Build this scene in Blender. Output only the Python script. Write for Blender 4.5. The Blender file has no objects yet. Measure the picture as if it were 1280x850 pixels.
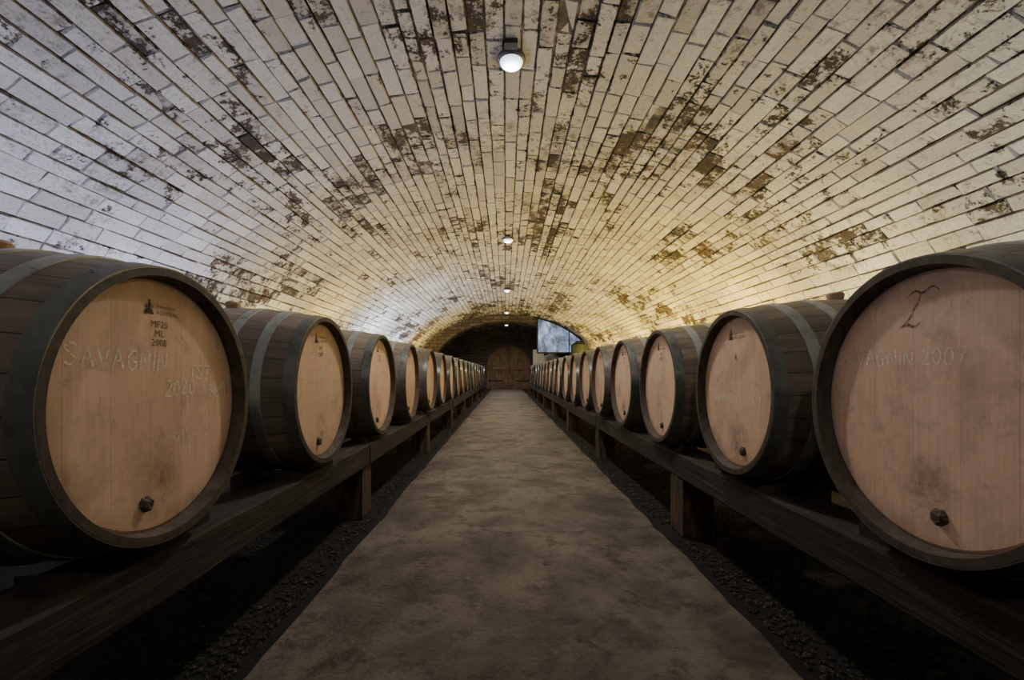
import bpy, math, random
from mathutils import Vector, Matrix, noise
random.seed(7)
sc = bpy.context.scene
COL = sc.collection
PI = math.pi
H = 0.86          # camera height

# ------------------------------------------------------------ helpers
def mesh_obj(name, verts, faces, mats=(), parent=None, smooth=False, mi=None, loc=(0,0,0)):
    me = bpy.data.meshes.new(name)
    me.from_pydata([tuple(v) for v in verts], [], faces)
    for m in mats: me.materials.append(m)
    if mi: me.polygons.foreach_set('material_index', mi)
    if smooth: me.polygons.foreach_set('use_smooth', [True]*len(me.polygons))
    me.update()
    ob = bpy.data.objects.new(name, me)
    COL.objects.link(ob)
    ob.location = loc
    if parent: ob.parent = parent
    return ob

def empty(name, loc, label, cat, group=None, rotz=0):
    e = bpy.data.objects.new(name, None)
    e.empty_display_size = 0.1
    COL.objects.link(e)
    e.location = loc
    e.rotation_euler = (0,0,rotz)
    e['label'] = label; e['category'] = cat
    if group: e['group'] = group
    return e

def tag(o, label=None, cat=None, group=None, kind=None):
    if label: o['label'] = label
    if cat: o['category'] = cat
    if group: o['group'] = group
    if kind: o['kind'] = kind

class M:
    def __init__(s, name):
        s.m = bpy.data.materials.new(name); s.m.use_nodes = True
        s.t = s.m.node_tree; s.n = s.t.nodes; s.l = s.t.links
        s.b = s.n['Principled BSDF']; s.out = s.n['Material Output']
    def node(s, typ, **kw):
        nd = s.n.new(typ)
        for k, v in kw.items():
            if k.startswith('i_'): nd.inputs[k[2:].replace('_',' ')].default_value = v
            else: setattr(nd, k, v)
        return nd
    def link(s, a, b): s.l.new(a, b)
    def noise(s, vec, scale, detail=6, rough=.6, dist=0):
        nd = s.node('ShaderNodeTexNoise'); nd.inputs['Scale'].default_value = scale
        nd.inputs['Detail'].default_value = detail; nd.inputs['Roughness'].default_value = rough
        nd.inputs['Distortion'].default_value = dist
        if vec: s.link(vec, nd.inputs['Vector'])
        return nd.outputs['Fac']
    def ramp(s, fac, stops, interp='LINEAR'):
        nd = s.node('ShaderNodeValToRGB'); e = nd.color_ramp.elements
        nd.color_ramp.interpolation = interp
        while len(e) < len(stops): e.new(0.5)
        for i, (p, c) in enumerate(stops):
            e[i].position = p
            e[i].color = (c, c, c, 1) if isinstance(c, (int, float)) else (*c, 1)
        s.link(fac, nd.inputs[0]); return nd.outputs['Color']
    def math(s, op, a, b=None, clamp=False):
        nd = s.node('ShaderNodeMath', operation=op); nd.use_clamp = clamp
        for i, v in enumerate((a, b)):
            if v is None: continue
            if isinstance(v, (int, float)): nd.inputs[i].default_value = v
            else: s.link(v, nd.inputs[i])
        return nd.outputs[0]
    def mix(s, fac, a, b, mode='MIX'):
        nd = s.node('ShaderNodeMix', data_type='RGBA', blend_type=mode)
        for idx, v in ((0, fac), (6, a), (7, b)):
            if isinstance(v, (int, float)): nd.inputs[idx].default_value = v
            elif isinstance(v, tuple): nd.inputs[idx].default_value = (*v, 1)
            else: s.link(v, nd.inputs[idx])
        return nd.outputs[2]
    def bump(s, h, strength=.5, dist=.01):
        nd = s.node('ShaderNodeBump'); nd.inputs['Strength'].default_value = strength
        nd.inputs['Distance'].default_value = dist
        s.link(h, nd.inputs['Height']); s.link(nd.outputs[0], s.b.inputs['Normal'])
    def coord(s, kind='Object', scale=None, offset_random=False):
        tc = s.node('ShaderNodeTexCoord'); v = tc.outputs[kind]
        if scale:
            mp = s.node('ShaderNodeMapping'); mp.inputs['Scale'].default_value = scale
            s.link(v, mp.inputs['Vector']); v = mp.outputs[0]
        if offset_random:
            oi = s.node('ShaderNodeObjectInfo')
            mu = s.math('MULTIPLY', oi.outputs['Random'], 37.0)
            ad = s.node('ShaderNodeVectorMath', operation='ADD')
            s.link(v, ad.inputs[0]); s.link(mu, ad.inputs[1]); v = ad.outputs[0]
        return v
    def color(s, c):
        if isinstance(c, tuple): s.b.inputs['Base Color'].default_value = (*c, 1)
        else: s.link(c, s.b.inputs['Base Color'])
    def rough(s, r):
        if isinstance(r, (int, float)): s.b.inputs['Roughness'].default_value = r
        else: s.link(r, s.b.inputs['Roughness'])

# ------------------------------------------------------------ materials
# whitewashed, peeling brick
k = M('whitewashed_brick'); v = k.coord()
at = k.node('ShaderNodeAttribute', attribute_name='tone')
sep = k.node('ShaderNodeSeparateColor'); k.link(at.outputs['Color'], sep.inputs[0])
R, G, B_ = sep.outputs
n1 = k.noise(v, 8, 9, .74); n2 = k.noise(v, 42, 5, .7); n3 = k.noise(v, 1.1, 3, .5)
n4 = k.noise(v, 12, 9, .82); n5 = k.noise(k.coord('Object', (1.5, .7, 1.5)), 2.2, 10, .75, .5)
m = k.math('ADD', n1, k.math('MULTIPLY', k.math('SUBTRACT', G, .5), .38))
m = k.math('ADD', m, k.math('MULTIPLY', k.math('SUBTRACT', n2, .5), .48))
m = k.math('ADD', m, k.math('MULTIPLY', k.math('SUBTRACT', n5, .5), 1.0))
peel = k.ramp(m, [(.57, 0), (.64, 1)])
speck = k.ramp(k.math('ADD', k.math('ADD', n4, k.math('MULTIPLY', k.math('SUBTRACT', n3, .5), .45)), k.math('MULTIPLY', k.math('SUBTRACT', G, .35), .12)), [(.545, 0), (.66, 1)])
white = k.mix(R, (.54, .515, .46), (.80, .78, .725))
white = k.mix(k.ramp(n2, [(.35, 0), (.65, .5)]), white, (.52, .485, .415))
under = k.mix(B_, (.05, .038, .03), (.15, .098, .065))
under = k.mix(k.ramp(n4, [(.40, 0), (.62, 1)]), under, (.015, .012, .010))
c = k.mix(k.math('MULTIPLY', speck, .68), white, (.11, .088, .067))
c = k.mix(peel, c, under)
k.color(c); k.rough(.9)
hgt = k.math('SUBTRACT', k.math('MULTIPLY', n2, .9), k.math('MULTIPLY', peel, .6))
hgt = k.math('ADD', hgt, k.math('MULTIPLY', n4, 1.3))
k.bump(hgt, 1.0, .022); MAT_BRICK = k.m

k = M('dark_mortar'); v = k.coord(); n = k.noise(v, 9, 6)
k.color(k.ramp(n, [(.35, (.025, .02, .016)), (.54, (.10, .083, .065)), (.70, (.34, .31, .26))])); k.rough(.95)
k.bump(n, .5); MAT_MORTAR = k.m

def brickwall(name, c1, c2, mort, swap):
    k = M(name); tc = k.node('ShaderNodeTexCoord'); sp = k.node('ShaderNodeSeparateXYZ')
    k.link(tc.outputs['Object'], sp.inputs[0]); cb = k.node('ShaderNodeCombineXYZ')
    k.link(sp.outputs[1 if swap else 0], cb.inputs[0]); k.link(sp.outputs[2], cb.inputs[1])
    br = k.node('ShaderNodeTexBrick'); k.link(cb.outputs[0], br.inputs['Vector'])
    br.inputs['Color1'].default_value = (*c1, 1); br.inputs['Color2'].default_value = (*c2, 1)
    br.inputs['Mortar'].default_value = (*mort, 1); br.inputs['Scale'].default_value = 1
    br.inputs['Brick Width'].default_value = .3; br.inputs['Row Height'].default_value = .13
    br.inputs['Mortar Size'].default_value = .012
    n = k.noise(tc.outputs['Object'], 5, 8, .7)
    k.color(k.mix(k.ramp(n, [(.4, 0), (.7, .8)]), br.outputs['Color'], (.04, .032, .025)))
    k.rough(.9); k.bump(k.math('ADD', n, k.math('MULTIPLY', br.outputs['Fac'], -1.0)), .6, .02)
    return k.m
MAT_WALLX = brickwall('white_brick_wall', (.5, .45, .37), (.3, .26, .2), (.05, .04, .03), True)
MAT_WALLY = brickwall('dark_brick_wall', (.17, .125, .088), (.085, .065, .048), (.03, .025, .02), False)
MAT_ARCH = brickwall('arch_stone', (.18, .14, .10), (.075, .06, .045), (.03, .025, .02), False)

# walkway
k = M('worn_concrete'); v = k.coord()
n1 = k.noise(v, 2.6, 9, .68, .6); n2 = k.noise(v, 7, 10, .78); n3 = k.noise(v, 60, 4, .6); n4 = k.noise(v, 1.0, 5, .6, .6)
c = k.ramp(n1, [(.32, (.10, .082, .062)), (.46, (.19, .158, .122)), (.58, (.30, .255, .20)), (.72, (.18, .15, .115))])
c = k.mix(k.ramp(n2, [(.37, .85), (.50, 0)]), c, (.058, .046, .034))
c = k.mix(k.ramp(n4, [(.46, 0), (.60, .5)]), c, (.085, .069, .052))
c = k.mix(k.ramp(n3, [(.60, 0), (.72, .45)]), c, (.38, .33, .265))
k.color(c); k.rough(k.ramp(n4, [(.42, .75), (.62, .38)]))
k.bump(k.math('ADD', k.math('MULTIPLY', n2, 1.2), k.math('MULTIPLY', n3, .35)), 1.0, .032); MAT_PATH = k.m

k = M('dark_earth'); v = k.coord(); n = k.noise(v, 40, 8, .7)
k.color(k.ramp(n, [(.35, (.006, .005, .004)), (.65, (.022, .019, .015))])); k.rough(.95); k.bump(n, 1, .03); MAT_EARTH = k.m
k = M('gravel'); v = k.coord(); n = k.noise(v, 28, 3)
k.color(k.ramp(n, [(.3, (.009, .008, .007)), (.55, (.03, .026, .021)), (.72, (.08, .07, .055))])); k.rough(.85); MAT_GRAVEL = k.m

# barrel stave wood
def stave_mat(name, ca, cb, cdark):
    k = M(name); tc = k.node('ShaderNodeTexCoord'); sp = k.node('ShaderNodeSeparateXYZ')
    k.link(tc.outputs['Object'], sp.inputs[0])
    ang = k.math('ARCTAN2', sp.outputs[1], sp.outputs[2])
    q = k.math('MULTIPLY', k.math('ADD', ang, PI), 28/(2*PI))
    fr = k.math('FRACT', q); cell = k.math('FLOOR', q)
    edge = k.math('ABSOLUTE', k.math('SUBTRACT', fr, .5))
    groove = k.ramp(edge, [(.465, 0), (.495, .7)])
    wn = k.node('ShaderNodeTexWhiteNoise', noise_dimensions='1D'); k.link(cell, wn.inputs['W'])
    v = k.coord('Object', (1.5, 22, 22), True)
    g = k.noise(v, 1.6, 6, .6, .3)
    c = k.mix(wn.outputs['Value'], ca, cb)
    c = k.mix(k.ramp(g, [(.35, 0), (.68, .7)]), c, cdark)
    big = k.noise(k.coord('Object', None, True), 2.5, 4)
    c = k.mix(k.ramp(big, [(.42, 0), (.7, .5)]), c, cdark)
    c = k.mix(groove, c, (.012, .01, .008))
    k.color(c); k.rough(.42)
    k.bump(k.math('SUBTRACT', k.math('MULTIPLY', g, .4), groove), .4, .006); return k.m
MAT_STAVE = stave_mat('oak_staves', (.37, .30, .225), (.24, .195, .148), (.09, .078, .064))
k = M('oak_endgrain'); v = k.coord(); n = k.noise(v, 30, 6)
k.color(k.ramp(n, [(.3, (.04, .033, .026)), (.7, (.12, .092, .067))])); k.rough(.7); MAT_END = k.m

k = M('barrel_head_oak'); tc = k.node('ShaderNodeTexCoord'); sp = k.node('ShaderNodeSeparateXYZ')
k.link(tc.outputs['Object'], sp.inputs[0]); oi = k.node('ShaderNodeObjectInfo')
q = k.math('ADD', k.math('MULTIPLY', sp.outputs[1], 9.5), 40.3)
fr = k.math('FRACT', q); cell = k.math('ADD', k.math('FLOOR', q), k.math('MULTIPLY', oi.outputs['Random'], 91))
groove = k.ramp(k.math('ABSOLUTE', k.math('SUBTRACT', fr, .5)), [(.490, 0), (.499, .35)])
wn = k.node('ShaderNodeTexWhiteNoise', noise_dimensions='1D'); k.link(cell, wn.inputs['W'])
v = k.coord('Object', (3, 26, 1.6), True); g = k.noise(v, 2.2, 8, .65, .4)
blot = k.noise(k.coord('Object', None, True), 5.5, 8, .7)
blot2 = k.noise(k.coord('Object', None, True), 13, 8, .78, .4)
c = k.mix(wn.outputs['Value'], (.88, .635, .46), (.78, .54, .375))
c = k.mix(k.ramp(g, [(.38, 0), (.7, .35)]), c, (.62, .41, .27))
c = k.mix(k.ramp(blot, [(.48, 0), (.70, .7)]), c, (.46, .30, .20))
c = k.mix(k.ramp(blot2, [(.56, 0), (.69, .5)]), c, (.30, .195, .13))
fine = k.noise(k.coord('Object', (5, 90, 5), True), 2, 4)
c = k.mix(k.ramp(fine, [(.4, 0), (.75, .25)]), c, (.46, .30, .19))
yy = k.math('MULTIPLY', sp.outputs[1], 10.0); zz = k.math('MULTIPLY', k.math('ADD', sp.outputs[2], .185), 7.0)
dd = k.math('SQRT', k.math('ADD', k.math('MULTIPLY', yy, yy), k.math('MULTIPLY', zz, zz)))
st = k.math('MULTIPLY', k.ramp(dd, [(.0, 1), (.8, 0)]), k.ramp(blot2, [(.42, .1), (.58, 1)]))
c = k.mix(k.math('MULTIPLY', st, .75), c, (.13, .085, .06))
rr = k.math('SQRT', k.math('ADD', k.math('MULTIPLY', sp.outputs[1], sp.outputs[1]), k.math('MULTIPLY', sp.outputs[2], sp.outputs[2])))
rim = k.math('MULTIPLY', k.ramp(rr, [(.24, 0), (.295, 1)]), k.ramp(blot, [(.3, .3), (.65, 1)]))
c = k.mix(k.math('MULTIPLY', rim, .55), c, (.22, .145, .095))
c = k.mix(groove, c, (.26, .17, .11))
hs = k.node('ShaderNodeHueSaturation'); k.link(c, hs.inputs['Color'])
k.link(k.math('ADD', k.math('MULTIPLY', oi.outputs['Random'], .2), .95), hs.inputs['Value'])
k.color(hs.outputs[0]); k.rough(.5)
k.bump(k.math('SUBTRACT', k.math('MULTIPLY', g, .4), groove), .3, .003); MAT_HEAD = k.m

k = M('galvanized_hoop'); v = k.coord('Object', None, True); n = k.noise(v, 14, 7, .65)
k.color(k.ramp(n, [(.3, (.25, .27, .258)), (.55, (.42, .45, .43)), (.75, (.25, .22, .185))]))
k.b.inputs['Metallic'].default_value = .3; k.rough(k.ramp(n, [(.3, .26), (.7, .42)])); k.bump(n, .15, .003); MAT_HOOP = k.m
k = M('rim_hoop'); v = k.coord('Object', None, True); n = k.noise(v, 14, 7, .65)
k.color(k.ramp(n, [(.3, (.11, .12, .112)), (.55, (.20, .215, .20)), (.75, (.13, .11, .09))]))
k.b.inputs['Metallic'].default_value = .4; k.rough(k.ramp(n, [(.3, .26), (.7, .42)])); k.bump(n, .15, .003); MAT_RIM = k.m
k = M('dark_bung'); k.color((.085, .055, .038)); k.rough(.7); MAT_TAP = k.m
k = M('pale_bung'); k.color((.50, .31, .19)); k.rough(.7); MAT_BUNG = k.m

def mark_mat(name, col, lo, hi, amt):
    k = M(name); n = k.noise(k.coord(), 130, 3, .7); k.color(col); k.rough(.9)
    tr = k.node('ShaderNodeBsdfTransparent'); mx = k.node('ShaderNodeMixShader')
    k.link(k.ramp(n, [(lo, .10), (hi, amt)]), mx.inputs[0]); k.link(tr.outputs[0], mx.inputs[1])
    k.link(k.b.outputs[0], mx.inputs[2]); k.link(mx.outputs[0], k.out.inputs['Surface']); return k.m
MAT_CHALK = mark_mat('pale_chalk', (1.0, .96, .86), .30, .52, .78)
MAT_INK = mark_mat('black_stencil', (.05, .03, .025), .25, .45, .8)
MAT_STAIN = mark_mat('ink_stain', (.05, .03, .024), .34, .60, .7)

def wood(name, a, b, d, sc_, axis_scale):
    k = M(name); v = k.coord('Object', axis_scale, True); g = k.noise(v, sc_, 8, .65, .5)
    bl = k.noise(k.coord('Object', None, True), 4, 6)
    c = k.ramp(g, [(.3, d), (.5, a), (.7, b)])
    k.color(k.mix(k.ramp(bl, [(.45, 0), (.7, .7)]), c, d)); k.rough(.85); k.bump(g, .7, .012); return k.m
MAT_BEAM = wood('old_beam_wood', (.035, .027, .020), (.075, .058, .042), (.012, .010, .008), 3, (12, .9, 12))
MAT_POST = wood('post_wood', (.085, .056, .038), (.18, .115, .072), (.022, .016, .012), 3, (10, 10, 2))
MAT_WEDGE = wood('wedge_wood', (.035, .025, .018), (.07, .05, .033), (.015, .011, .009), 3, (10, 3, 10))
MAT_DOOR = wood('door_wood', (.20, .125, .065), (.28, .18, .095), (.08, .05, .03), 2, (12, 12, 1))
k = M('iron'); k.color((.03, .03, .03)); k.b.inputs['Metallic'].default_value = .7; k.rough(.5); MAT_IRON = k.m
k = M('grey_enamel'); k.color((.08, .08, .08)); k.rough(.4); MAT_ENAMEL = k.m
k = M('black_plastic'); k.color((.03, .03, .03)); k.rough(.5); MAT_BLACK = k.m
k = M('lamp_glass'); v = k.coord(); sp = k.node('ShaderNodeSeparateXYZ'); k.link(v, sp.inputs[0])
r2 = k.math('SQRT', k.math('ADD', k.math('MULTIPLY', sp.outputs[0], sp.outputs[0]), k.math('MULTIPLY', sp.outputs[1], sp.outputs[1])))
k.color((.9, .95, 1))
k.link(k.ramp(r2, [(.035, (.9, .96, 1)), (.062, (.22, .25, .28)), (.085, (.05, .055, .06))]), k.b.inputs['Emission Color'])
k.b.inputs['Emission Strength'].default_value = 14; MAT_LAMP = k.m
k = M('steel_tank'); n = k.noise(k.coord(), 8, 4); k.color(k.ramp(n, [(.3, (.45, .45, .43)), (.7, (.65, .65, .61))]))
k.b.inputs['Metallic'].default_value = .1; k.rough(.5); MAT_TANK = k.m
k = M('dark_tank'); n = k.noise(k.coord(), 8, 4); k.color(k.ramp(n, [(.3, (.03, .038, .030)), (.7, (.07, .08, .065))])); k.rough(.5); MAT_DTANK = k.m
k = M('pale_cabinet'); n = k.noise(k.coord(), 6, 4); k.color(k.ramp(n, [(.3, (.55, .53, .48)), (.7, (.72, .70, .64))])); k.rough(.6); MAT_CAB = k.m
k = M('blue_daylit_glass'); v = k.coord(); n = k.noise(v, 2.2, 5, .65, .6)
n2 = k.noise(k.coord('Object', (2.5, 1, 1)), 1.6, 4, .6)
c = k.ramp(n, [(.36, (.07, .11, .20)), (.5, (.20, .31, .48)), (.64, (.60, .72, .88))])
c = k.mix(k.ramp(n2, [(.50, 0), (.60, .8)]), c, (.045, .06, .085))
k.color((.05, .06, .08)); k.rough(.1); k.link(c, k.b.inputs['Emission Color']); k.b.inputs['Emission Strength'].default_value = 1.1
MAT_GLASS = k.m

# ------------------------------------------------------------ vault
A, Bv, ZC = 3.4, 2.17, .90
Y0, Y1, YEND = -2.6, 17.0, 23.3
N = 2000; tab = [0.0]; pts = []
for i in range(N+1):
    th = PI - PI*i/N
    pts.append((A*math.cos(th), ZC+Bv*math.sin(th), th))
    if i: tab.append(tab[-1]+math.hypot(pts[i][0]-pts[i-1][0], pts[i][1]-pts[i-1][1]))
LTOT = tab[-1]
import bisect
def prof(s, off=0):
    s = min(max(s, 0), LTOT-1e-6); i = max(1, bisect.bisect_right(tab, s)); f = (s-tab[i-1])/(tab[i]-tab[i-1])
    th = pts[i-1][2]+(pts[i][2]-pts[i-1][2])*f
    x, z = A*math.cos(th), ZC+Bv*math.sin(th)
    nx, nz = math.cos(th)/A, math.sin(th)/Bv; L = math.hypot(nx, nz)
    return x-nx/L*off, z-nz/L*off
V, F, MI, T = [], [], [], []
NS = 90
for j in range(NS+1):
    x, z = prof(LTOT*j/NS)
    V += [(x, Y0, z), (x, YEND, z)]
for j in range(NS):
    F.append((2*j, 2*j+1, 2*j+3, 2*j+2)); MI.append(1); T.append((0, 0, 0))
s = 0.0
while s < LTOT-.05:
    rh = random.uniform(.092, .130)
    if s+rh > LTOT-.06: rh = LTOT-s
    y = Y0-random.random()*.3
    rowoff = random.uniform(-.005, .005)
    rowpeel = random.uniform(-.13, .13)
    while y < YEND:
        bl = random.uniform(.20, .44); ya, yb = max(y, Y0), min(y+bl, YEND); y += bl
        if yb-ya < .04: continue
        sm, ym = s+rh/2, (ya+yb)/2
        u = (sm-LTOT/2)
        cen = math.exp(-(u/1.7)**2)
        g = random.uniform(.0005, .0025)+.002*cen
        j_ = lambda a=.0040: random.uniform(-a, a)
        cl = noise.noise(Vector((sm*1.1, ym*.5, 3.1)))*.9+noise.noise(Vector((sm*2.7, ym*1.1, 9.1)))*.5
        side = math.exp(-((abs(u)-1.9)/.8)**2)*math.exp(-((ym-3.2)/1.8)**2)
        pl = .32+cl*.5+rowpeel+random.uniform(-.15, .15)+.06*cen+.16*side
        if random.random() < .06: pl += .25
        if random.random() < .3 and cl > .2: pl += .25
        if ym > Y1+.1: pl = .92
        elif ym > 8: pl += .22*(ym-8)/9
        pl = min(max(pl, 0), 1)
        h = random.uniform(.007, .018)+rowoff-(.004 if pl > .6 else 0)
        cs = [(s+g, ya+g), (s+g, yb-g), (s+rh-g, yb-g), (s+rh-g, ya+g)]
        cs = [(a+j_(), b+j_(.007)) for a, b in cs]
        ins = .0065; ci = []
        for (a, b), (da, db) in zip(cs, ((1, 1), (1, -1), (-1, -1), (-1, 1))): ci.append((a+da*ins+j_(.003), b+db*ins+j_(.004)))
        o = len(V)
        for a, b in cs: x, z = prof(a, -.002); V.append((x, b, z))
        for a, b in ci: x, z = prof(a, h+j_(.004)); V.append((x, b, z))
        t = (random.random(), pl, random.random())
        F.append((o+4, o+5, o+6, o+7)); MI.append(0); T.append(t)
        for q in range(4):
            r = (q+1) % 4; F.append((o+q, o+r, o+4+r, o+4+q)); MI.append(0); T.append((t[0]*.6, min(1, pl+.10+.18*cen), t[2]))
    s += rh
ceil = mesh_obj('ceiling', V, F, [MAT_BRICK, MAT_MORTAR], mi=MI)
ca = ceil.data.color_attributes.new('tone', 'FLOAT_COLOR', 'CORNER')
buf = []
for p, t in zip(ceil.data.polygons, T): buf += [t[0], t[1], t[2], 1]*p.loop_total
ca.data.foreach_set('color', buf)
tag(ceil, kind='structure', label='whitewashed peeling brick barrel vault')

def box(name, x0, x1, y0, y1, z0, z1, mat, parent=None):
    vs = [(x, y, z) for x in (x0, x1) for y in (y0, y1) for z in (z0, z1)]
    fs = [(0, 1, 3, 2), (4, 6, 7, 5), (0, 4, 5, 1), (2, 3, 7, 6), (0, 2, 6, 4), (1, 5, 7, 3)]
    return mesh_obj(name, vs, fs, [mat], parent)
for nm, x0, x1 in (('wall_left', -3.6, -3.4), ('wall_right', 3.4, 3.6)):
    w = box(nm, x0, x1, Y0, YEND, 0, ZC, MAT_WALLX); tag(w, kind='structure')
for nm, ya, yb, mt in (('wall_back', YEND, YEND+.2, MAT_WALLY), ('wall_front', Y0-.2, Y0, MAT_WALLY)):
    w = box(nm, -3.6, 3.6, ya, yb, 0, 3.2, mt); tag(w, kind='structure')
fl = box('floor', -3.6, 3.6, Y0-.2, YEND+.2, -.1, 0, MAT_EARTH); tag(fl, kind='structure')

# arch rib
V, F = [], []; n = 60; ao, bo = 2.75, 1.90
for i in range(n+1):
    th = PI*i/n; c_, s_ = math.cos(th), math.sin(th)
    V += [(ao*c_, 17.0, .9+bo*s_), (A*c_, 17.0, .9+Bv*s_), (ao*c_, 17.45, .9+bo*s_), (A*c_, 17.45, .9+Bv*s_)]
for i in range(n):
    a = 4*i; b = a+4
    F += [(a, a+1, b+1, b), (a+2, b+2, b+3, a+3), (a, b, b+2, a+2)]
for sx in (1, -1):
    o = len(V)
    V += [(sx*ao, 17, 0), (sx*A, 17, 0), (sx*A, 17, .9), (sx*ao, 17, .9), (sx*ao, 17.45, 0), (sx*A, 17.45, 0), (sx*A, 17.45, .9), (sx*ao, 17.45, .9)]
    F += [(o, o+1, o+2, o+3), (o+4, o+7, o+6, o+5), (o, o+3, o+7, o+4)]
w = mesh_obj('trim_1', V, F, [MAT_ARCH]); tag(w, kind='structure', label='dark stone arch rib across the vault')

# window: curved-top bluish glass panel
def ell(x): return .9+(Bv-.05)*math.sqrt(max(0, 1-(x/(A-.05))**2))
def sill(x): return 1.60
xs = [1.18+(3.0-1.18)*i/16 for i in range(17)]
we = [(x, 16.86, ell(x)) for x in xs]
V = [(x, 16.86, sill(x)) for x in xs]+we
F = [(i, i+1, i+18, i+17) for i in range(16)]
win = mesh_obj('window_1', V, F, [MAT_GLASS]); tag(win, kind='structure', label='bluish curved-top glass window with metal frame')
def strip(name, path, w_, y0, y1, mat, parent):
    V, F = [], []
    for i, (x, z) in enumerate(path):
        a = path[max(0, i-1)]; b = path[min(len(path)-1, i+1)]
        dx, dz = b[0]-a[0], b[1]-a[1]; L = math.hypot(dx, dz); px, pz = -dz/L*w_/2, dx/L*w_/2
        V += [(x-px, y0, z-pz), (x+px, y0, z+pz), (x+px, y1, z+pz), (x-px, y1, z-pz)]
    m_ = len(path)
    for i in range(m_-1):
        for q in range(4): F.append((4*i+q, 4*i+(q+1) % 4, 4*i+4+(q+1) % 4, 4*i+4+q))
    F += [(0, 3, 2, 1), (4*m_-4, 4*m_-3, 4*m_-2, 4*m_-1)]
    return mesh_obj(name, V, F, [mat], parent)
strip('window_frame', [(x, z) for x, _, z in we], .05, 16.82, 16.9, MAT_IRON, win)
strip('window_frame', [(1.18, sill(1.18)), (3.0, sill(3.0))], .05, 16.82, 16.9, MAT_IRON, win)
strip('window_frame', [(1.18, sill(1.18)), (1.18, ell(1.18))], .05, 16.82, 16.9, MAT_IRON, win)
strip('window_frame', [(3.0, sill(3.0)), (3.0, ell(3.0))], .05, 16.82, 16.9, MAT_IRON, win)
strip('window_bar', [(2.35, sill(2.35)), (2.35, ell(2.35))], .03, 16.82, 16.9, MAT_IRON, win)

# arched door
DX, DW, DH = .16, 1.12, 2.24
def leaf(side, parent):
    V, F, n = [], [], 12; spring = 1.12
    npl = 6
    for p in range(npl):
        xa = side*(.01+p*(DW-.01)/npl+.004); xb = side*(.01+(p+1)*(DW-.01)/npl-.004)
        top = lambda x: spring+(DH-spring)*math.sqrt(max(0, 1-(x/DW)**2))
        o = len(V)
        for yy in (YEND-.09, YEND-.02):
            V += [(DX+xa, yy, .02), (DX+xb, yy, .02), (DX+xb, yy, top(xb)), (DX+(xa+xb)/2, yy, top((xa+xb)/2)), (DX+xa, yy, top(xa))]
        F.append((o, o+1, o+2, o+3, o+4))
        for q in range(5): F.append((o+q, o+5+q, o+5+(q+1) % 5, o+(q+1) % 5))
    return mesh_obj('door_leaf', V, F, [MAT_DOOR], parent)
door = empty('door_1', (0, 0, 0), 'arched dark wooden double door in the end wall', 'door'); del door['category']; door['kind'] = 'structure'
leaf(-1, door); leaf(1, door)
fr = [(DX-DW-.06, .0), (DX-DW-.06, 1.12)]+[(DX-(DW+.06)*math.cos(PI*i/20), 1.12+(DH-1.12+.06)*math.sin(PI*i/20)) for i in range(1, 20)]+[(DX+DW+.06, 1.12), (DX+DW+.06, 0)]
strip('door_frame', fr, .14, YEND-.12, YEND-.01, MAT_ARCH, door)
for sx in (-1, 1):
    box('cross_rail', min(DX+sx*.02, DX+sx*1.09), max(DX+sx*.02, DX+sx*1.09), YEND-.125, YEND-.09, 1.02, 1.16, MAT_DOOR, door)
    box('strap_hinge', min(DX+sx*.35, DX+sx*1.05), max(DX+sx*.35, DX+sx*1.05), YEND-.105, YEND-.088, .42, .47, MAT_IRON, door)
box('handle', DX+.06, DX+.09, YEND-.16, YEND-.125, .9, 1.05, MAT_IRON, door)

# walkway
XL, XR = -.72, .823
V, F = [], []; n = 260
for i in range(n+1):
    y = Y0+.02+(YEND-.15-Y0)*i/n
    jl = .016*noise.noise(Vector((y*1.3, 0, 0)))+.020*noise.noise(Vector((y*5, 0, 5)))
    jr = .016*noise.noise(Vector((y*1.3, 9, 0)))+.020*noise.noise(Vector((y*5, 3, 5)))
    V += [(XL+jl-.012, y, .001), (XL+jl, y, .014), (XL*.5, y, .024+.006*noise.noise(Vector((1, y*2, 0)))), (0, y, .026+.005*noise.noise(Vector((4, y*2, 0)))), (XR*.5, y, .024+.006*noise.noise(Vector((8, y*2, 0)))), (XR+jr, y, .014), (XR+jr+.012, y, .001)]
for i in range(n):
    for q in range(6): F.append((7*i+q, 7*i+q+1, 7*i+8+q, 7*i+7+q))
w = mesh_obj('walkway', V, F, [MAT_PATH], smooth=True)
tag(w, label='worn brown concrete walkway between the barrel rows', cat='path')

XHL, XHR = -.80, .88
LPOST = [.45+2.2*i for i in range(9)]
RPOST = [.20+2.15*i for i in range(9)]
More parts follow.
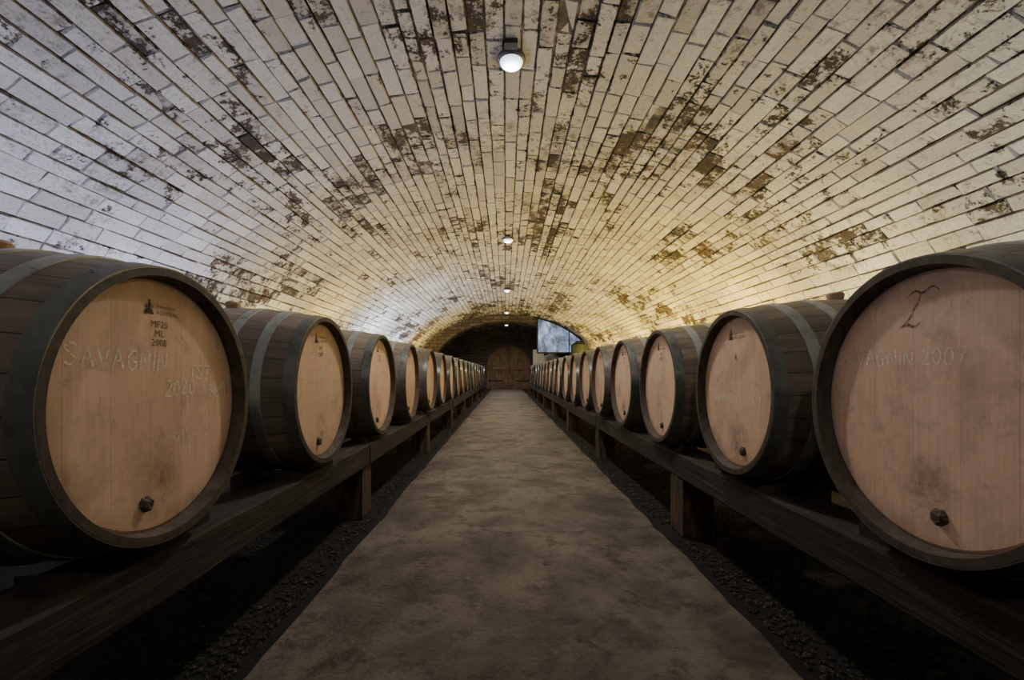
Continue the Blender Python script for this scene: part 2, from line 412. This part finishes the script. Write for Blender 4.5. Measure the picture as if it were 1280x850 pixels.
# gravel
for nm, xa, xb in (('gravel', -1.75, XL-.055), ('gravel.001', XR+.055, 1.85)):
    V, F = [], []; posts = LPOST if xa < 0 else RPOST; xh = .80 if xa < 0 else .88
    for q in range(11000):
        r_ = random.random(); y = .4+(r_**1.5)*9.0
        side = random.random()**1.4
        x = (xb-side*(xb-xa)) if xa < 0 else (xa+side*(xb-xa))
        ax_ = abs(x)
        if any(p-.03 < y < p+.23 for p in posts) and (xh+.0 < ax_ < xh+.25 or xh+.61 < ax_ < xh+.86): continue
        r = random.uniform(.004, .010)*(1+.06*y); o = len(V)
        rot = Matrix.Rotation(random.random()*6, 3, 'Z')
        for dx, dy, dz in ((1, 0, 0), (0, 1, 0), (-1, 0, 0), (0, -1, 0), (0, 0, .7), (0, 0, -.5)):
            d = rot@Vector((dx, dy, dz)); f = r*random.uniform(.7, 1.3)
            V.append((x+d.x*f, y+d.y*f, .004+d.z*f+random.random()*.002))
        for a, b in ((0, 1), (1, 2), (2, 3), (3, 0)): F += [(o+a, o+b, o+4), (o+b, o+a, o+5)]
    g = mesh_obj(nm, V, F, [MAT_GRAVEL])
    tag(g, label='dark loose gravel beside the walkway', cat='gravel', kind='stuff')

# ------------------------------------------------------------ barrel template
LEN, RE, RB = .85, .320, .363
def rad(x): u = (x+LEN/2)/(LEN/2); return RE+(RB-RE)*(1-abs(u)**2.0)
SEG = 112
def lathe(profile, close=False):
    V, F = [], []; m_ = len(profile)
    for x, r in profile:
        for i in range(SEG):
            a = 2*PI*i/SEG; V.append((x, r*math.sin(a), r*math.cos(a)))
    rng = range(m_) if close else range(m_-1)
    for p in rng:
        p2 = (p+1) % m_
        for i in range(SEG):
            j = (i+1) % SEG; F.append((p*SEG+i, p*SEG+j, p2*SEG+j, p2*SEG+i))
    return V, F
def lathe_obj(name, profile, mat, parent, close=False, cap0=False, cap1=False, smooth=True, mi=None, mats=None):
    V, F = lathe(profile, close)
    if cap0: F.append(tuple(range(SEG)))
    if cap1: F.append(tuple(reversed(range((len(profile)-1)*SEG, len(profile)*SEG))))
    o = mesh_obj(name, V, F, mats or [mat], parent, smooth, mi, loc=(0, 0, RB))
    return o
def autosmooth(o):
    o.data.set_sharp_from_angle(angle=math.radians(32))
RECESS = .032; TH = .025
tb = empty('wine_barrel', (0, 0, 0), 'x', 'barrel')
px = [-LEN+LEN*i/24 for i in range(25)]
outer = [(x, rad(x)) for x in px]
profile = [(-LEN+RECESS, RE-TH)]+[(-LEN, RE-TH)]+outer+[(0, RE-TH+.008), (-RECESS-.01, RE-TH-.001)]
mi = []
for p in range(len(profile)-1): mi += [1 if (p < 2 or p >= len(profile)-3) else 0]*SEG
body = lathe_obj('barrel_body', profile, None, tb, mi=mi, mats=[MAT_STAVE, MAT_END]); autosmooth(body)
hd = lathe_obj('barrel_head', [(-RECESS-.012, RE-TH+.001), (-RECESS-.004, RE-TH+.001), (-RECESS, RE-TH-.006)], MAT_HEAD, tb, cap1=True); autosmooth(hd)
hd2 = lathe_obj('barrel_head', [(-LEN+RECESS+.01, RE-TH+.001), (-LEN+RECESS, RE-TH-.002)], MAT_HEAD, tb, cap1=True); autosmooth(hd2)
hoops = []
for a, b in ((-.044, -.001), (-.158, -.120), (-.280, -.245)):
    for (p, q) in ((a, b), (-LEN-b, -LEN-a)):
        t = .0035
        pr = [(p, rad(p)-.001), (p, rad(p)+t), ((p+q)/2, rad((p+q)/2)+t+.0004), (q, rad(q)+t), (q, rad(q)-.001)]
        h = lathe_obj('hoop', pr, MAT_RIM if a == -.044 else MAT_HOOP, tb, close=True); autosmooth(h); hoops.append(h)
def plug(name, c, axis, r0, r1, length, mat, parent, loc=(0, 0, RB), n=20, rough_=0):
    V, F = [], []
    ax = Vector(axis).normalized(); u = ax.orthogonal().normalized(); w = ax.cross(u)
    prof_ = [(0, r0), (length*.8, r1), (length, r1*.8)]
    for pi_, (d, r) in enumerate(prof_):
        for i in range(n):
            a = 2*PI*i/n; rr_ = r*(1+rough_*noise.noise(Vector((math.cos(a)*2, math.sin(a)*2, pi_*.6+3)))); V.append(Vector(c)+ax*(d*(1+rough_*2*noise.noise(Vector((math.cos(a), math.sin(a), 8)))))+u*rr_*math.cos(a)+w*rr_*math.sin(a))
    for p in range(2):
        for i in range(n): F.append((p*n+i, p*n+(i+1) % n, p*n+n+(i+1) % n, p*n+n+i))
    F.append(tuple(range(2*n, 3*n)))
    return mesh_obj(name, V, F, [mat], parent, loc=loc)
tap = plug('tap_hole_bung', (-RECESS-.002, 0, -.228), (1, 0, 0), .0185, .015, .013, MAT_TAP, tb, rough_=.35)
bung = plug('bung', (-LEN/2, 0, RB-.006), (0, 0, 1), .026, .031, .036, MAT_BUNG, tb)
parts = [body, hd, hd2]+hoops+[tap, bung]

# text ----------------------------------------------------------------
def text_geo(txt, size, y, z, tilt=0, bold=0):
    V = []
    cu = bpy.data.curves.new('t', 'FONT'); cu.body = txt; cu.size = size; cu.offset = bold; cu.resolution_u = 3
    cu.space_character = 1.08
    o = bpy.data.objects.new('t', cu); COL.objects.link(o)
    dg = bpy.context.evaluated_depsgraph_get(); me = bpy.data.meshes.new_from_object(o.evaluated_get(dg))
    for v_ in me.vertices: V.append((y+v_.co.x, z+v_.co.y))
    F = [tuple(p.vertices) for p in me.polygons]
    bpy.data.objects.remove(o); bpy.data.curves.remove(cu); bpy.data.meshes.remove(me)
    return V, F
def curve_pts(ctrl, n=6):
    out = []
    for i in range(len(ctrl)-1):
        p0 = ctrl[max(0, i-1)]; p1 = ctrl[i]; p2 = ctrl[i+1]; p3 = ctrl[min(len(ctrl)-1, i+2)]
        for t in range(n):
            t /= n
            out.append(tuple(.5*(2*p1[q]+(p2[q]-p0[q])*t+(2*p0[q]-5*p1[q]+4*p2[q]-p3[q])*t*t+(-p0[q]+3*p1[q]-3*p2[q]+p3[q])*t**3) for q in (0, 1)))
    return out+[ctrl[-1]]
def ribbon(pts_, w_, taper=False):
    V, F = [], []; m_ = len(pts_)
    for i, (x, z) in enumerate(pts_):
        a = pts_[max(0, i-1)]; b = pts_[min(m_-1, i+1)]
        ww = w_*(.25+.75*math.sin(PI*(i+.3)/(m_-.4))) if taper else w_
        dx, dz = b[0]-a[0], b[1]-a[1]; L = math.hypot(dx, dz) or 1; nx, nz = -dz/L*ww/2, dx/L*ww/2
        V += [(x-nx, z-nz), (x+nx, z+nz)]
    for i in range(m_-1): F.append((2*i, 2*i+2, 2*i+3, 2*i+1))
    return V, F
GL = {
 'S': (.6, [('c', [(.58, .88), (.35, 1), (.08, .8), (.3, .52), (.55, .28), (.3, 0), (.02, .14)])]),
 'A': (.62, [('l', [(0, 0), (.32, 1), (.62, 0)]), ('l', [(.12, .36), (.52, .38)])]),
 'V': (.6, [('l', [(0, 1), (.3, 0), (.62, 1)])]),
 'G': (.66, [('c', [(.6, .86), (.35, 1), (.04, .6), (.2, .06), (.5, .1), (.6, .42)]), ('l', [(.34, .42), (.64, .42)])]),
 'N': (.62, [('l', [(0, 0), (.04, 1), (.56, 0), (.6, 1)])]),
 'I': (.12, [('l', [(.06, 0), (.07, 1)])]),
 'T': (.6, [('l', [(0, .96), (.62, 1)]), ('l', [(.32, .98), (.28, 0)])]),
 'F': (.5, [('l', [(.04, 0), (.06, 1), (.52, 1)]), ('l', [(.06, .52), (.4, .54)])]),
 '2': (.55, [('c', [(.04, .8), (.28, 1), (.5, .75), (.25, .35), (0, .0)]), ('l', [(0, 0), (.56, .03)])]),
 '0': (.55, [('c', [(.28, 1), (.02, .6), (.1, .08), (.38, .02), (.54, .5), (.4, .95), (.26, 1)])]),
 '7': (.55, [('l', [(0, .96), (.55, 1), (.2, 0)]), ('l', [(.15, .5), (.5, .52)])]),
 '3': (.5, [('c', [(.04, .95), (.4, .95), (.4, .62), (.18, .52), (.48, .4), (.42, .05), (.02, .04)])]),
 '9': (.5, [('c', [(.46, .8), (.2, 1), (.04, .7), (.25, .5), (.46, .78), (.42, .3), (.2, 0)])]),
 'a': (.45, [('c', [(.4, .5), (.15, .58), (.02, .25), (.18, 0), (.38, .2), (.4, .5), (.44, .0)])]),
 'b': (.42, [('c', [(.04, 1), (.03, .4), (.05, .02), (.3, .02), (.4, .3), (.2, .5), (.05, .35)])]),
 'c': (.4, [('c', [(.38, .48), (.15, .56), (.02, .25), (.18, 0), (.38, .1)])]),
 'f': (.4, [('c', [(.4, .95), (.22, 1), (.15, .6), (.14, 0)]), ('l', [(0, .55), (.34, .55)])]),
 'o': (.42, [('c', [(.2, .55), (.02, .28), (.18, 0), (.4, .25), (.2, .55)])]),
 'i': (.12, [('l', [(.05, 0), (.06, .5)])]),
 'l': (.15, [('l', [(.05, 0), (.08, 1)])]),
 ' ': (.35, []), '.': (.12, [('l', [(.03, 0), (.08, .04)])]),
}
def hand(txt, size, y, z, tilt=0, w_=.0036):
    V, F = [], []; cx = 0
    for ch in txt:
        wd_, ss = GL[ch]; rt = random.uniform(-.07, .07); sc_ = random.uniform(.92, 1.08); dy = random.uniform(-.04, .04)
        for kd, pp in ss:
            pp = [(a+random.uniform(-.02, .02), b+random.uniform(-.02, .02)) for a, b in pp]
            pp = curve_pts(pp, 6) if kd == 'c' else [p for i in range(len(pp)-1) for p in ((pp[i]), tuple(.5*(pp[i][q]+pp[i+1][q]) for q in (0, 1)))]+[pp[-1]]
            pp = [(cx+(a*math.cos(rt)-b*math.sin(rt))*size*sc_, (b*math.cos(rt)+a*math.sin(rt)+dy)*size*sc_) for a, b in pp]
            pp = [(y+a*math.cos(tilt)-b*math.sin(tilt), z+a*math.sin(tilt)+b*math.cos(tilt)) for a, b in pp]
            v_, f_ = ribbon(pp, w_); o = len(V); V += v_; F += [tuple(i+o for i in f) for f in f_]
        cx += (wd_+.20)*size
    return V, F
def crest(y, z, s):
    polys = [[(-.5, -.2), (.5, -.2), (.35, .06), (-.35, .06)], [(-.14, .04), (.14, .04), (.2, .6), (-.02, .82), (-.15, .5)],
             [(-.5, .15), (-.18, .04), (-.25, .55)], [(.28, .04), (.5, .2), (.32, .6)], [(-.6, -.45), (.6, -.45), (.5, -.18), (-.5, -.18)],
             [(-.1, .7), (.1, .7), (.14, .98), (0, .9), (-.12, 1.0)]]
    V, F = [], []
    for p in polys:
        o = len(V); V += [(y+a*s, z+b*s) for a, b in p]; F.append(tuple(range(o, o+len(p))))
    return V, F
def mark_mesh(name, geo, mat, lift):
    V, F = geo
    me = bpy.data.meshes.new(name); me.from_pydata([(-RECESS+lift, a, b) for a, b in V], [], F); me.materials.append(mat); me.update()
    return me
def stencil(y, z, code, k_=1.0):
    r = [mark_mesh('stencil_emblem', crest(y-.022, z+.002, .024*k_), MAT_INK, .0012),
         mark_mesh('stencil_lettering', text_geo('Tonnellerie', .012*k_, y, z+.008), MAT_INK, .0012),
         mark_mesh('stencil_lettering', text_geo('ROUSSEAU', .0135*k_, y, z-.008*k_), MAT_INK, .0012)]
    for tx, sz, a, b in code: r.append(mark_mesh('stencil_lettering', text_geo(tx, sz, a, b), MAT_INK, .0012))
    return r
def chalk(*ws): return [mark_mesh('chalk_writing', hand(*w), MAT_CHALK, .0018) for w in ws]
ST_A = stencil(-.012, .222, (('MF20', .023, -.030, .183), ('ML', .023, -.018, .161), ('2008', .023, -.028, .139)))
ST_B = stencil(-.018, .220, (('MT', .026, -.012, .175), ('2007', .026, -.025, .148)), 1.3)
ST_C = stencil(-.018, .220, (('A', .036, -.012, .125),), 1.3)
CH_A = chalk(('SAVAGNIN', .044, -.240, .090, -.05), ('TST', .036, .10, .060, -.05), ('2020', .038, .015, .018, .03), ('3ab9', .032, .175, .012, .05),
             ('c.f', .045, .17, -.05, .1, .0026), ('F', .055, .10, -.15, .1, .0026), ('oil', .045, .05, -.10, .3, .0026))
CH_R1 = chalk(('SAVAGNIN', .038, -.255, .095, -.02, .0036), ('2007', .034, -.010, .094, 0, .0030))
CH_R2 = chalk(('SAVAGNIN', .038, -.185, -.045, -.03, .0052), ('2007', .038, .08, -.050, 0, .0052))
CH_M = chalk(('SAVAGNIN', .038, -.18, .045, .02, .0044), ('2007', .038, .03, -.03, 0, .0044))
ST_R1 = [mark_mesh('ink_stain', ribbon(curve_pts([(-.050, .244), (-.028, .256), (-.008, .250), (.014, .260), (.030, .250)]), .0055, True), MAT_STAIN, .0012),
         mark_mesh('ink_stain', ribbon(curve_pts([(-.012, .252), (-.018, .234), (-.032, .214), (-.044, .194), (-.066, .178)]), .0055, True), MAT_STAIN, .0012),
         mark_mesh('ink_stain', ribbon(curve_pts([(-.066, .178), (-.048, .184), (-.030, .178), (-.014, .186)]), .007, True), MAT_STAIN, .0014)]

def copy_barrel(loc, rotz, label, group, roll, marks, toff):
    t = tb.copy(); COL.objects.link(t); t.location = loc; t.rotation_euler = (0, 0, rotz)
    t['label'] = label; t['category'] = 'barrel'; t['group'] = group
    for p in parts:
        c_ = p.copy(); COL.objects.link(c_); c_.parent = t; c_.rotation_euler = (roll, 0, 0) if p not in (bung,) else (roll*.3, 0, 0)
        if p == tap: c_.location = (0, toff, RB)
    for me in marks:
        o = bpy.data.objects.new(me.name, me); COL.objects.link(o); o.parent = t; o.location = (0, 0, RB); o.rotation_euler = (roll, 0, 0)
    return t
ZB = .422
LY0, LDY, RY0, RDY = 1.095, .95, .985, .835
LL = 'oak wine barrel with steel hoops on wooden rails'
for i in range(18):
    y = LY0+LDY*i
    mk = ST_A+CH_A if i == 0 else (ST_B+CH_M if i < 9 else [])
    copy_barrel((XHL+(random.uniform(-.012, .012) if i else 0), y, ZB), (random.uniform(-.02, .02) if i else 0),
                'oak barrel, pinkish head chalked SAVAGNIN 2020, on wooden rails' if i == 0 else LL,
                'row of oak wine barrels on wooden rails', random.uniform(-.07, .07) if i else 0, mk, -.045)
for i in range(19):
    y = RY0+RDY*i
    mk = ST_R1+CH_R1 if i == 0 else (ST_C+CH_R2 if i == 1 else (ST_B+CH_M if i < 9 else []))
    lb = 'oak barrel with stained head chalked SAVAGNIN 2007' if i < 2 else LL
    copy_barrel((XHR+(random.uniform(-.012, .012) if i else 0), y, ZB), PI+(random.uniform(-.02, .02) if i else 0), lb,
                'row of oak wine barrels on wooden rails', random.uniform(-.07, .07) if i > 1 else 0, mk, .03 if i != 1 else .06)
for p in parts: bpy.data.objects.remove(p)
bpy.data.objects.remove(tb)

# ------------------------------------------------------------ rails, posts, wedges
def rough_box(name, x0, x1, y0, y1, z0, z1, mat, ny=10, amp=.004, seed=0):
    V, F = [], []; b = .008
    ring = [(x0+b, z0), (x1-b, z0), (x1, z0+b), (x1, z1-b), (x1-b, z1), (x0+b, z1), (x0, z1-b), (x0, z0+b)]
    cx, cz = (x0+x1)/2, (z0+z1)/2
    for i in range(ny+1):
        y = y0+(y1-y0)*i/ny
        for q, (x, z) in enumerate(ring):
            V.append((x+(amp*noise.noise(Vector((y*3, q//2, seed)))), y, z+(-abs(amp*noise.noise(Vector((y*3, q//2+7, seed)))) if z > cz else 0)))
    for i in range(ny):
        for q in range(8): F.append((8*i+q, 8*i+(q+1) % 8, 8*i+8+(q+1) % 8, 8*i+8+q))
    F += [tuple(reversed(range(8))), tuple(range(8*ny, 8*ny+8))]
    return mesh_obj(name, V, F, [mat])
ZT, ZBm = .430, .305
for (sgn, xh, posts, yend) in ((-1, .80, LPOST, 18.3), (1, .88, RPOST, 17.6)):
    for off in (.03, .64):
        ys = [-2.2]+[p+.1+.01 for p in posts]+[yend]
        for i in range(len(ys)-1):
            if ys[i+1]-ys[i] < .2: continue
            dx = random.uniform(-.008, .008)
            a, b = sgn*(xh+off+dx), sgn*(xh+off+.18+dx)
            o = rough_box('rail_beam', min(a, b), max(a, b), ys[i]+.004, ys[i+1]-.004, ZBm, ZT, MAT_BEAM, 14, .006, i+off)
            tag(o, label='dark rough-sawn timber rail beam carrying the barrels', cat='beam', group='timber rails under the barrels')
        for p in [-1.9]+posts:
            a, b = sgn*(xh+off+.01), sgn*(xh+off+.17)
            o = rough_box('support_post', min(a, b), max(a, b), p+.01, p+.19, 0, ZBm, MAT_POST, 4, .006, p)
            tag(o, label='short weathered brown wooden block under a rail beam', cat='post', group='short posts under the rails')
def wedge(x0, x1, yc, sgn, z0):
    L_, h_ = .10, .040
    a, b = min(x0, x1), max(x0, x1)
    V = [(a, yc, z0), (b, yc, z0), (b, yc+sgn*L_, z0), (a, yc+sgn*L_, z0), (a, yc+sgn*L_, z0+h_), (b, yc+sgn*L_, z0+h_), (a, yc, z0+.006), (b, yc, z0+.006)]
    F = [(0, 1, 2, 3), (3, 2, 5, 4), (6, 4, 5, 7), (0, 6, 7, 1), (0, 3, 4, 6), (1, 7, 5, 2)]
    o = mesh_obj('wooden_wedge', V, F, [MAT_WEDGE])
    tag(o, label='small wooden wedge chocking a barrel on the rail', cat='wedge', group='wedges on the rails')
for sgn, xh, y0_, dy in ((-1, .80, LY0, LDY), (1, .88, RY0, RDY)):
    for i in range(9):
        for s2 in (-1, 1):
            wedge(sgn*(xh+.06), sgn*(xh+.14), y0_+dy*i+s2*.125, s2, ZT)

# ------------------------------------------------------------ tanks and cabinet near the end
def tank(tx, ty, hh, r, mat, label):
    global SEG
    t = empty('wine_tank', (tx, ty, 0), label, 'tank')
    SEG_old = SEG; SEG = 40
    V, F = lathe([(0.18, .001), (.18, r*.9), (.22, r), (hh-.15, r), (hh-.05, r*.5), (hh-.05, .12), (hh, .12), (hh, .001)])
    V = [(b, c_, a) for a, b, c_ in V]
    mesh_obj('tank_body', V, F, [mat], t, True).data.set_sharp_from_angle(angle=.6); SEG = SEG_old
    for a in range(3):
        aa = a*2*PI/3; lx, ly = r*.7*math.cos(aa), r*.7*math.sin(aa)
        box('leg', lx-.03, lx+.03, ly-.03, ly+.03, 0, .24, MAT_IRON, t)
    plug('valve', (0, -r, .4), (0, -1, 0), .03, .025, .08, MAT_IRON, t, loc=(0, 0, 0))
tank(1.98, 19.4, 1.70, .34, MAT_TANK, 'grey steel wine tank on short legs near the end wall')
tank(2.62, 16.2, 2.0, .30, MAT_DTANK, 'dark greenish cylindrical tank beneath the glass window')
cb = empty('storage_cabinet', (1.35, 18.7, 0), 'pale metal storage cabinet beyond the arch', 'cabinet')
box('cabinet_body', -.22, .22, -.2, .2, .05, 1.8, MAT_CAB, cb)
for sx in (-1, 1):
    box('cabinet_door', min(sx*.005, sx*.21), max(sx*.005, sx*.21), -.22, -.2, .08, 1.77, MAT_CAB, cb)
    box('handle', sx*.03-.008, sx*.03+.008, -.245, -.22, .9, 1.05, MAT_IRON, cb)
    for sy in (-1, 1): box('foot', sx*.18-.02, sx*.18+.02, sy*.16-.02, sy*.16+.02, 0, .05, MAT_IRON, cb)

# ------------------------------------------------------------ ceiling lamps
LX = .04
lamp0 = None
YL = [-1.1, 3.17, 7.42, 11.94, 16.3, 20.6]
EL = [46, 112, 105, 95, 90, 150]
for i, y in enumerate(YL):
    zt = ZC+Bv-.012
    L_ = empty('ceiling_lamp', (LX, y, zt), 'round glowing white bulkhead lamp on the brick vault', 'lamp', 'bulkhead lamps along the vault crown')
    if lamp0 is None:
        n = 32
        def disc(profile):
            V, F = [], []
            for r, z in profile:
                for q in range(n): V.append((r*math.cos(2*PI*q/n), r*math.sin(2*PI*q/n), z))
            for p in range(len(profile)-1):
                for q in range(n): F.append((p*n+q, p*n+(q+1) % n, p*n+n+(q+1) % n, p*n+n+q))
            F.append(tuple(range((len(profile)-1)*n, len(profile)*n)))
            return V, F
        V, F = disc([(.096, 0), (.101, -.022), (.097, -.034), (.080, -.034)])
        a = mesh_obj('mount_ring', V, F, [MAT_ENAMEL], L_, True)
        V, F = disc([(.081, -.032)]+[(.080*math.cos(q*PI/16), -.034-.045*math.sin(q*PI/16)) for q in range(1, 8)])
        b = mesh_obj('glass_dome', V, F, [MAT_LAMP], L_, True)
        d = box('junction_box', -.05, .04, -.18, -.115, -.03, 0, MAT_BLACK, L_)
        lamp_parts = [a, b, d]; lamp0 = L_
    else:
        for p in lamp_parts:
            c_ = p.copy(); c_.parent = L_; COL.objects.link(c_)
    ld = bpy.data.lights.new('bulb', 'SPOT'); ld.energy = EL[i]; ld.color = (1.0, .93, .85); ld.shadow_soft_size = .08
    ld.spot_size = math.radians(168); ld.spot_blend = .8
    lo = bpy.data.objects.new('bulb', ld); COL.objects.link(lo); lo.parent = L_; lo.location = (0, 0, -.19)

# ------------------------------------------------------------ uplights at the wall bases behind the barrels
def area(name, loc, target, sx, sy, e, col):
    ld = bpy.data.lights.new(name, 'AREA'); ld.shape = 'RECTANGLE'; ld.size = sx; ld.size_y = sy; ld.energy = e; ld.color = col
    o = bpy.data.objects.new(name, ld); COL.objects.link(o); o.location = loc
    d = Vector(target)-Vector(loc); o.rotation_euler = d.to_track_quat('-Z', 'Y').to_euler(); return o
COOL = (.62, .68, 1.0); WARM = (1.0, .69, .15); WHITE = (.76, .84, 1.0); NEUT = (.94, .93, .92); PALE = (1, .82, .42)
for y, c_, e in ((.4, COOL, 10), (2.2, COOL, 35), (3.9, COOL, 38), (5.9, PALE, 32), (7.8, WARM, 46), (10.2, WHITE, 105), (12.8, WHITE, 88), (15.2, WARM, 60)):
    area('uplight', (-2.9, y, .72), (-2.98, y, 3), .2, .9, e, c_)
for y, c_, e in ((.4, NEUT, 7), (2.0, NEUT, 22), (3.9, PALE, 44), (5.8, WARM, 95), (8, WARM, 98), (10.4, WARM, 90), (13, WARM, 75), (15.4, WARM, 65)):
    area('uplight', (2.9, y, .72), (2.98, y, 3), .2, .9, e, c_)

wd = bpy.data.worlds.new('world'); sc.world = wd; wd.use_nodes = True
wd.node_tree.nodes['Background'].inputs[0].default_value = (.5, .48, .45, 1)
wd.node_tree.nodes['Background'].inputs[1].default_value = .02

cam = bpy.data.cameras.new('camera'); cam.lens = 16; cam.sensor_width = 36; cam.clip_start = .02
cam.shift_x = 8/1280; cam.shift_y = 41/1280
co = bpy.data.objects.new('camera', cam); COL.objects.link(co)
co.location = (0, 0, H); co.rotation_euler = (PI/2, 0, 0)
sc.camera = co
